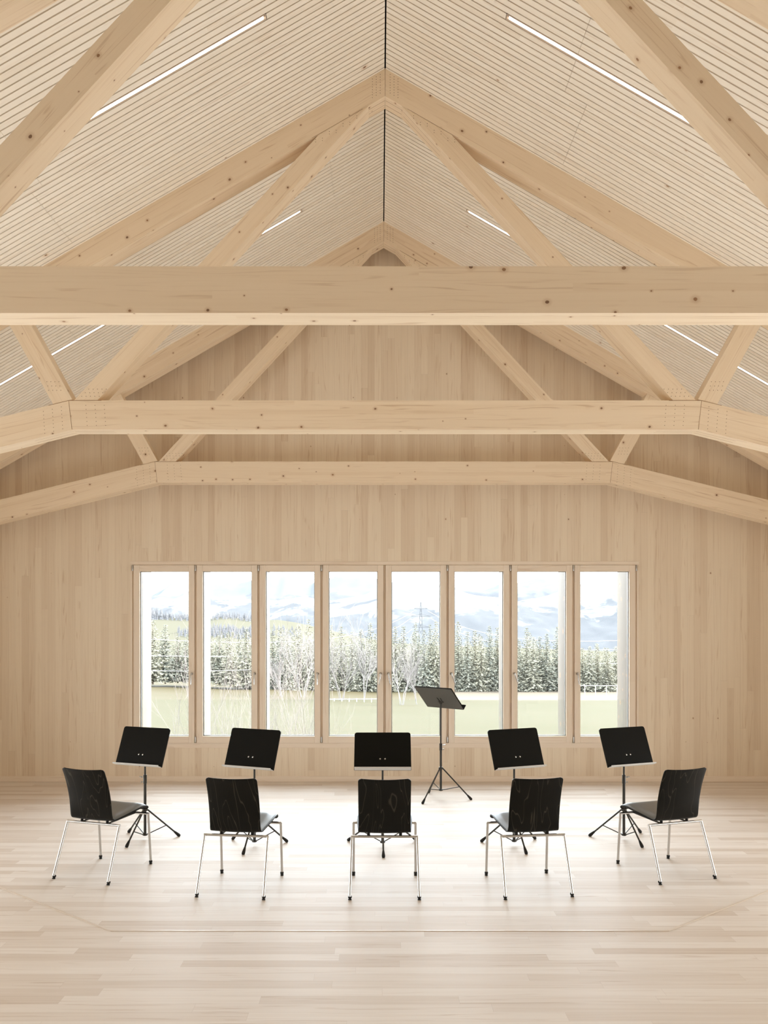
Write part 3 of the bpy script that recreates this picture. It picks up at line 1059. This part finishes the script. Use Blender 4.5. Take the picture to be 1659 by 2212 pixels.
def ridge(name, D, prof, deep, zbase, rough, scale, mat, label, cat):
    P = [((x - VX) / F * D, EYE + (HY - y) / F * D) for x, y in prof]

    def rz(x):
        if x <= P[0][0]:
            return P[0][1]
        for (a, za), (c, zb) in zip(P, P[1:]):
            if x <= c:
                t = (x - a) / (c - a)
                return za + (zb - za) * t
        return P[-1][1]

    def fz(x, y):
        s = (D - y) / deep                                    # 0 at the ridge, 1 at the valley, negative behind
        r = rz(x)
        if s >= 0:
            k = (1 - s) ** 1.25 if s < 1 else 0.0
        else:
            k = 1 + 1.2 * s
        n = noise.fractal(Vector((x * scale, y * scale, D * 0.001)), 0.9, 2.1, 6)
        fine = noise.fractal(Vector((x * scale * 5, y * scale * 5, D * 0.002)), 0.8, 2.1, 4)
        z = zbase + (r - zbase) * k + (n - 0.2) * rough * min(1, abs(s) * 3.0) + fine * rough * 0.10
        return z if s > 0 or z < r * 0.98 else z - 0.1 * rough
    half = 0.62 * D
    o = heightfield(name, spread(-half, half, 420), spread(D - deep * 1.05, D + deep * 0.2, 110), fz, mat, True)
    tag(o, label, cat, kind='structure')
    return fz


snow = (0.0558, 0.0595, 0.0632)
ridge('mountains', 9000, [(200, 1300), (327, 1290), (345, 1278), (360, 1270), (372, 1257), (388, 1268), (408, 1276), (440, 1264), (456, 1262), (490, 1259), (520, 1254), (545, 1250), (575, 1243), (590, 1241),
                          (607, 1247), (622, 1243), (634, 1245), (650, 1254), (672, 1262), (695, 1252), (713, 1244), (741, 1240), (775, 1243), (810, 1250), (847, 1252), (882, 1264), (950, 1266), (985, 1278),
                          (1030, 1284), (1060, 1275), (1077, 1265), (1100, 1266), (1118, 1262), (1156, 1252), (1180, 1256), (1204, 1257), (1240, 1260), (1254, 1263), (1300, 1268), (1500, 1262)],
      4200, -150, 420, 0.00035, mountain_mat('snow_rock', (0.0465, 0.0478, 0.0515), snow, 100, 420, 0.0034), 'far snow covered mountain range along the horizon', 'mountains')
ridge('mountains', 5200, [(200, 1302), (327, 1295), (350, 1287), (372, 1293), (390, 1288), (408, 1278), (440, 1283), (480, 1290), (520, 1284), (560, 1290), (600, 1296), (660, 1288), (720, 1296), (790, 1280), (830, 1262), (850, 1251),
                          (868, 1257), (884, 1263), (905, 1264), (912, 1266), (925, 1262), (948, 1262), (983, 1273), (1010, 1281), (1036, 1288), (1077, 1293), (1118, 1300), (1160, 1291), (1204, 1280), (1254, 1269), (1290, 1259),
                          (1332, 1247), (1365, 1239), (1500, 1225)],
      2600, -180, 160, 0.0006, mountain_mat('wooded_slopes', (0.0425, 0.0438, 0.0468), (0.080, 0.082, 0.084), -260, 420, 0.0055, (20, 120, (0.046, 0.0475, 0.0503))), 'nearer blue wooded ridges below the snowy range', 'mountains')
hillmat = NT('hill_field', 0.9, 0.0).col((0.0465, 0.0439, 0.0335))
hill_z = ridge('hills', 950, [(100, 1322), (250, 1327), (330, 1330), (370, 1334), (410, 1336), (440, 1338), (480, 1332), (520, 1334), (560, 1339), (600, 1338), (645, 1345), (690, 1356), (760, 1372), (850, 1390), (1700, 1420)],
      380, -70, 3, 0.004, hillmat, 'sunlit green hill beyond the forest, behind the left windows', 'hill')

NEED = [(0.100, 0.105, 0.090), (0.205, 0.186, 0.134)]


def needle_mat(name, a, c):
    t = NT(name, 0.85, 0.1)
    oi = t.n('ShaderNodeObjectInfo').outputs['Random']
    g = t.n('ShaderNodeNewGeometry').outputs['Position']
    n1 = t.noise(g, 1.3, 3.0)
    k = t.math('ADD', t.math('MULTIPLY', oi, 0.4), t.smooth(n1, 0.3, 0.7, 0.0, 0.6))
    return t.col(t.mix(k, a, c))


M['needle'] = needle_mat('spruce_needles', *NEED)
M['bark'] = plain('spruce_bark', (0.10, 0.075, 0.055), 0.9, 0.0)
M['farwood'] = plain('far_woodland', (0.080, 0.078, 0.080), 0.9, 0.0)
M['birch'] = plain('pale_birch_bark', (0.135, 0.120, 0.112), 0.8, 0.1)
M['twig'] = plain('bare_twigs', (0.125, 0.104, 0.093), 0.8, 0.1)
M['pylonsteel'] = plain('galvanised_steel', (0.042, 0.043, 0.046), 0.6, 0.2)
M['wire'] = plain('bright_wire', (0.75, 0.75, 0.75), 0.5, 0.3)
M['rail'] = plain('fence_rail', (0.45, 0.42, 0.38), 0.7, 0.1)


def spruce(seed, h, wide, mats=None):
    rnd = random.Random(seed)
    root = empty('spruce_tree', (0, 0, 0))
    m = MB()
    m.tube([(0, 0, -0.6), (0, 0, h * 0.5), (0, 0, h * 0.985)], [0.20, 0.12, 0.02], 6)
    m.build('trunk', M['bark'], root)
    m = MB()
    lv = 32
    U = rnd.uniform
    for i in range(lv):
        t = (i + 0.5) / lv
        z = h * (0.03 + 0.955 * t)
        Rr = wide * (1 - t) ** 0.62 * U(0.68, 1.1) * 0.92 + 0.12
        nb = max(5, int(9 * (1 - t) + 4))
        a0 = rnd.random() * 6.28
        for j in range(nb):
            a = a0 + 2 * PI * j / nb + U(-0.3, 0.3)
            L = Rr * U(0.45, 1.2)
            out = Vector((math.cos(a), math.sin(a), 0))
            side = Vector((-out.y, out.x, 0))
            n = max(2, int(L / 0.42))
            for k in range(n):
                f_ = (k + U(0.0, 1.0)) / n
                c = out * (L * f_) + Vector((0, 0, z + L * (-0.10 * f_ - 0.34 * f_ * f_ + 0.24 * f_ ** 3)))
                for q in range(4):
                    sz = U(0.38, 0.85) * (0.62 + 0.38 * (1 - t))
                    d1 = (out * U(0.2, 1.0) + side * U(-0.9, 0.9) + Vector((0, 0, U(-0.75, 0.25)))).normalized() * sz
                    d2 = (side * U(-1, 1) + out * U(-0.4, 0.4) + Vector((0, 0, U(-0.8, 0.3)))).normalized() * sz * 0.55
                    m.face([c - d2 * 0.5, c + d1, c + d2])
    m.face([(0.1, 0, h * 0.96), (0, 0.1, h * 0.96), (0, 0, h)])
    m.face([(-0.1, 0, h * 0.96), (0, -0.1, h * 0.96), (0, 0, h)])
    m.build('crown', M['needle'], root, weld=False)
    return root


def bare_tree(seed, h, mat, name, stems=3, spreadk=0.5, depth=5, thick=0.11, kids=(3, 4)):
    rnd = random.Random(seed)
    root = empty(name, (0, 0, 0))
    tr, cr = MB(), MB()

    def grow(p, d, L, r, lev, mb):
        n = 3
        pts, rr = [p], [r]
        q = p
        for i in range(n):
            d = (d + Vector((rnd.gauss(0, 0.10), rnd.gauss(0, 0.10), 0.05))).normalized()
            q = q + d * (L / n)
            pts.append(q)
            rr.append(max(h * 0.0006, r * (1 - 0.45 * (i + 1) / n)))
        mb.tube(pts, rr, 5 if lev == 0 else 3, 0, False)
        if lev >= depth:
            return
        k = rnd.choice(kids) if lev else 6
        for j in range(k):
            s = rnd.uniform(0.3, 1.0) if lev else rnd.uniform(0.25, 1.0)
            base = pts[min(n - 1, int(s * n))].lerp(pts[min(n, int(s * n) + 1)], (s * n) % 1)
            a = rnd.uniform(0, 6.28)
            side = Vector((math.cos(a), math.sin(a), 0))
            nd = (d * 0.9 + side * rnd.uniform(0.35, 0.9) * (spreadk + 0.15) + Vector((0, 0, 0.15))).normalized()
            grow(base, nd, L * rnd.uniform(0.42, 0.66), max(h * 0.0006, r * 0.5), lev + 1, cr)
    for s in range(stems):
        a = rnd.uniform(0, 6.28)
        d = Vector((math.cos(a) * 0.16 * spreadk * 2, math.sin(a) * 0.16 * spreadk * 2, 1)).normalized()
        grow(Vector((math.cos(a) * 0.25, math.sin(a) * 0.25, -0.3)), d, h * rnd.uniform(0.62, 0.78), thick * rnd.uniform(0.7, 1), 0, tr)
    tr.build('trunk', mat, root, weld=False)
    cr.build('twigs', mat, root, weld=False)
    return root


def pane_of(xp):
    for i in range(8):
        if 301 + 135.9 * i < xp < 408 + 135.9 * i:
            return 'behind the %s window sash' % ORD[i]
    k = int(round((xp - 287) / 135.9))
    return 'behind the post left of the %s sash' % ORD[k] if k < 8 else 'behind the post at the right end'


# the forest edge: (column of the tip, row of the tip, distance)
front = [(330, 1337, 205), (357, 1347, 208), (384, 1372, 212), (402, 1380, 210), (452, 1372, 214), (474, 1370, 212), (498, 1375, 210), (532, 1353, 214), (548, 1366, 218),
         (588, 1360, 222), (607, 1352, 226), (622, 1357, 222), (645, 1345, 228), (666, 1334, 226), (690, 1352, 228), (716, 1347, 232), (737, 1350, 236), (760, 1362, 232), (780, 1356, 236), (800, 1342, 236), (824, 1356, 238),
         (854, 1350, 238), (872, 1350, 240), (898, 1340, 238), (916, 1358, 236), (929, 1346, 240), (942, 1339, 238), (958, 1350, 240), (989, 1339, 242), (1010, 1362, 240), (1026, 1360, 244), (1040, 1372, 240), (1057, 1349, 242), (1075, 1353, 244),
         (1092, 1362, 242), (1119, 1378, 240), (1138, 1353, 242), (1152, 1374, 238), (1166, 1372, 242), (1181, 1366, 240), (1203, 1351, 242), (1224, 1362, 242), (1258, 1398, 240), (1274, 1394, 238), (1291, 1389, 240), (1312, 1398, 238), (1331, 1394, 242), (1352, 1392, 244), (1376, 1388, 244)]
rt = random.Random(5)
back = [(x + rt.uniform(-6, 6), rt.uniform(1362, 1384) + (18 if x > 1245 else 0), 268 + rt.uniform(-8, 14)) for x in range(322, 1400, 21)]
protos = [spruce(11 + i, 20.0, w) for i, w in enumerate((4.0, 3.4, 4.5, 3.7))]
used = set()
row = 0
cnt = {}
for ti, (X, Y, d) in enumerate(front + back):
    x, y, z = px(X, Y, d)
    g0 = ground(x, y) - 0.2
    h = max(9.0, z - g0)
    k = ti % 4
    if k in used:
        o = copy_tree(protos[k])
    else:
        o = protos[k]
        used.add(k)
    o.location = (x, y, g0)
    o.rotation_euler = (0, 0, rt.uniform(0, 6.28))
    sw = 0.8 + 0.35 * rt.random()
    o.scale = (sw, sw, h / 20.0)
    pn = pane_of(X)
    isf = ti < len(front)
    if isf:
        c = cnt[pn] = cnt.get(pn, 0) + 1
        lb = '%s front row spruce from the left %s' % (ORD[c - 1], pn)
    else:
        lb = 'rear row spruce %s' % pn
    tag(o, lb, 'tree', ('spruces at the forest edge ' if isf else 'spruces in the rear row ') + pn)

# distant woods on the hill: nobody could count them
m = MB()
rw = random.Random(3)
for (xa, xb, D0, D1, n, hh) in ((300, 560, 938, 956, 300, 6.5), (318, 350, 935, 950, 40, 11), (384, 440, 868, 890, 60, 7.0), (452, 560, 862, 900, 190, 6.5), (570, 650, 880, 915, 70, 5.0)):
    for i in range(n):
        y = rw.uniform(D0, D1)
        x = (rw.uniform(xa, xb) - VX) / F * y
        z = hill_z(x, y) - 0.4
        h = hh * rw.uniform(0.5, 1.3)
        r = h * rw.uniform(0.13, 0.24)
        k = 7
        for lvl in range(3):
            z0, z1 = z + h * lvl * 0.27, z + h * (0.5 + 0.25 * lvl)
            rr = r * (1 - 0.26 * lvl)
            a0 = rw.random()
            ring = [(x + rr * rw.uniform(0.7, 1.2) * math.cos(a0 + 2 * PI * q / k), y + rr * math.sin(a0 + 2 * PI * q / k), z0) for q in range(k)]
            for q in range(k):
                m.face([ring[q], ring[(q + 1) % k], (x, y, z1)])
tag(m.build('distant_woods', M['farwood'], weld=False), 'grey green woods on the hillsides beyond the spruces', 'woods', kind='stuff')

# bare birches at the meadow edge
bp = [bare_tree(21, 10.0, M['birch'], 'birch_tree', 3, 0.55, 4, 0.09), bare_tree(22, 10.0, M['birch'], 'birch_tree', 4, 0.45, 4, 0.09)]
BT = [(612, 1405, 178, 0, 'pale bare birch at the left of the birch group, behind the third window sash'), (655, 1388, 182, 1, 'tall pale bare birch behind the right half of the third window sash'),
      (738, 1398, 170, 1, 'wide pale bare birch behind the left half of the fourth window sash'), (786, 1370, 176, 0, 'tall pale bare birch behind the right half of the fourth window sash'),
      (868, 1408, 152, 1, 'pale bare birch by the meadow behind the left half of the fifth window sash'), (903, 1420, 155, 0, 'pale bare birch behind the right half of the fifth window sash')]
ub = set()
for X, Y, d, k, lb in BT:
    x, y, z = px(X, Y, d)
    g0 = ground(x, y) - 0.1
    o = copy_tree(bp[k]) if k in ub else bp[k]
    ub.add(k)
    s = (z - g0) / 9.6
    o.location, o.rotation_euler, o.scale = (x, y, g0), (0, 0, rt.uniform(0, 6.28)), (s * 1.05, s * 1.05, s)
    tag(o, lb, 'tree', 'bare birches at the meadow edge')

# bare saplings just below the windows
sp = [bare_tree(31, 5.0, M['twig'], 'bare_sapling', 4, 0.6, 3, 0.016, (2, 3)), bare_tree(32, 5.0, M['twig'], 'bare_sapling', 4, 0.5, 3, 0.015, (2, 3))]
ST = [(395, 1440, 21, 0, 'thin bare sapling close outside, behind the first window sash'), (480, 1420, 22, 1, 'thin bare sapling behind the left half of the second window sash'),
      (530, 1428, 24, 0, 'thin bare sapling behind the right half of the second window sash'), (590, 1424, 21, 1, 'dense bare sapling behind the left half of the third window sash'),
      (628, 1405, 23, 0, 'tall dense bare sapling in the middle of the third window sash'), (668, 1430, 22, 1, 'bare sapling behind the right edge of the third window sash')]
us = set()
for X, Y, d, k, lb in ST:
    x, y, z = px(X, Y, d)
    g0 = ground(x, y) - 0.1
    o = copy_tree(sp[k]) if k in us else sp[k]
    us.add(k)
    s = (z - g0) / 4.8
    o.location, o.rotation_euler, o.scale = (x, y, g0), (0, 0, rt.uniform(0, 6.28)), (s * 0.75, s * 0.75, s)
    tag(o, lb, 'sapling', 'bare saplings under the windows')

# power pylon and wires
PD = 600.0
bx, by, bz = px(909, 1300, PD)
root = empty('power_pylon', (bx, PD, bz - 44))
tag(root, 'steel lattice power pylon rising behind the spruces in the fifth window sash', 'pylon')
m = MB()
hw = lambda z: 0.25 + 2.2 * (1 - z / 44.0)
lev = [0, 7, 13, 19, 24, 28.5, 32.5, 36, 39, 44]
for sx in (-1, 1):
    for sy in (-1, 1):
        m.tube([(sx * hw(z), sy * hw(z), z) for z in lev], 0.11, 4)
for za, zb in zip(lev, lev[1:]):
    for sy in (-1, 1):
        m.tube([(-hw(za), sy * hw(za), za), (hw(zb), sy * hw(zb), zb)], 0.07, 4)
        m.tube([(hw(za), sy * hw(za), za), (-hw(zb), sy * hw(zb), zb)], 0.07, 4)
m.build('mast', M['pylonsteel'], root)
ARMS = ((39.0, 5.0), (33.5, 7.3), (25.5, 6.4))
for z, L in ARMS:
    m = MB()
    for sd in (-1, 1):
        m.tube([(0, -0.3, z), (sd * L, 0, z)], 0.16, 4)
        m.tube([(0, 0.3, z), (sd * L, 0, z)], 0.12, 4)
        m.tube([(0, 0, z + 1.5), (sd * L, 0, z)], 0.11, 4)
    m.build('crossarm', M['pylonsteel'], root)
WI = [((ARMS[0][1], ARMS[0][0]), (1500, 1372, 210), 'uppermost bright power wire running right from the pylon'), ((ARMS[1][1], ARMS[1][0]), (1500, 1392, 200), 'middle bright power wire running right from the pylon'),
      ((ARMS[2][1], ARMS[2][0]), (1500, 1425, 190), 'lowest bright power wire running right from the pylon'),
      ((-ARMS[0][1], ARMS[0][0]), (200, 1372, 150), 'uppermost bright power wire running left from the pylon'), ((-ARMS[1][1], ARMS[1][0]), (200, 1412, 140), 'middle bright power wire running left from the pylon'),
      ((-ARMS[2][1], ARMS[2][0]), (200, 1447, 130), 'lowest bright power wire running left from the pylon')]
for (u, z), (X, Y, d), lb in WI:
    a = Vector((bx + u, PD, bz - 44 + z - 1.5))
    c = Vector(px(X, Y, d))
    m = MB()
    P = []
    for i in range(25):
        t = i / 24
        q = a.lerp(c, t)
        q.z -= 4 * t * (1 - t) * 9.0
        P.append(q)
    m.tube(P, 0.024, 4)
    tag(m.build('power_line', M['wire'], smooth=True), lb, 'power line', 'power lines')

# pasture fences
for X0f, X1f, Yf, d, n, lb in ((690, 835, 1512, 165, 9, 'low pasture fence at the foot of the birches, behind the fourth sash'), (1240, 1380, 1481, 215, 6, 'low pasture fence before the spruces, behind the eighth sash')):
    a, c = Vector(px(X0f, Yf, d)), Vector(px(X1f, Yf, d))
    root = empty('pasture_fence', (a.lerp(c, 0.5).x, d, ground(a.lerp(c, 0.5).x, d)))
    tag(root, lb, 'fence')
    rl = Vector(root.location)
    for i in range(n + 1):
        p = a.lerp(c, i / n)
        g0 = ground(p.x, d)
        m = MB()
        m.box((p.x - 0.07 - rl.x, -0.07, g0 - 0.2 - rl.z), (p.x + 0.07 - rl.x, 0.07, max(g0 + 0.9, p.z + 0.1) - rl.z))
        m.build('post', M['rail'], root)
    m = MB()
    m.tube([Vector((q.x, d - 0.1, max(q.z, ground(q.x, d) + 0.75))) - rl for q in (a.lerp(c, i / n) for i in range(n + 1))], 0.06, 4)
    m.build('rail', M['rail'], root)
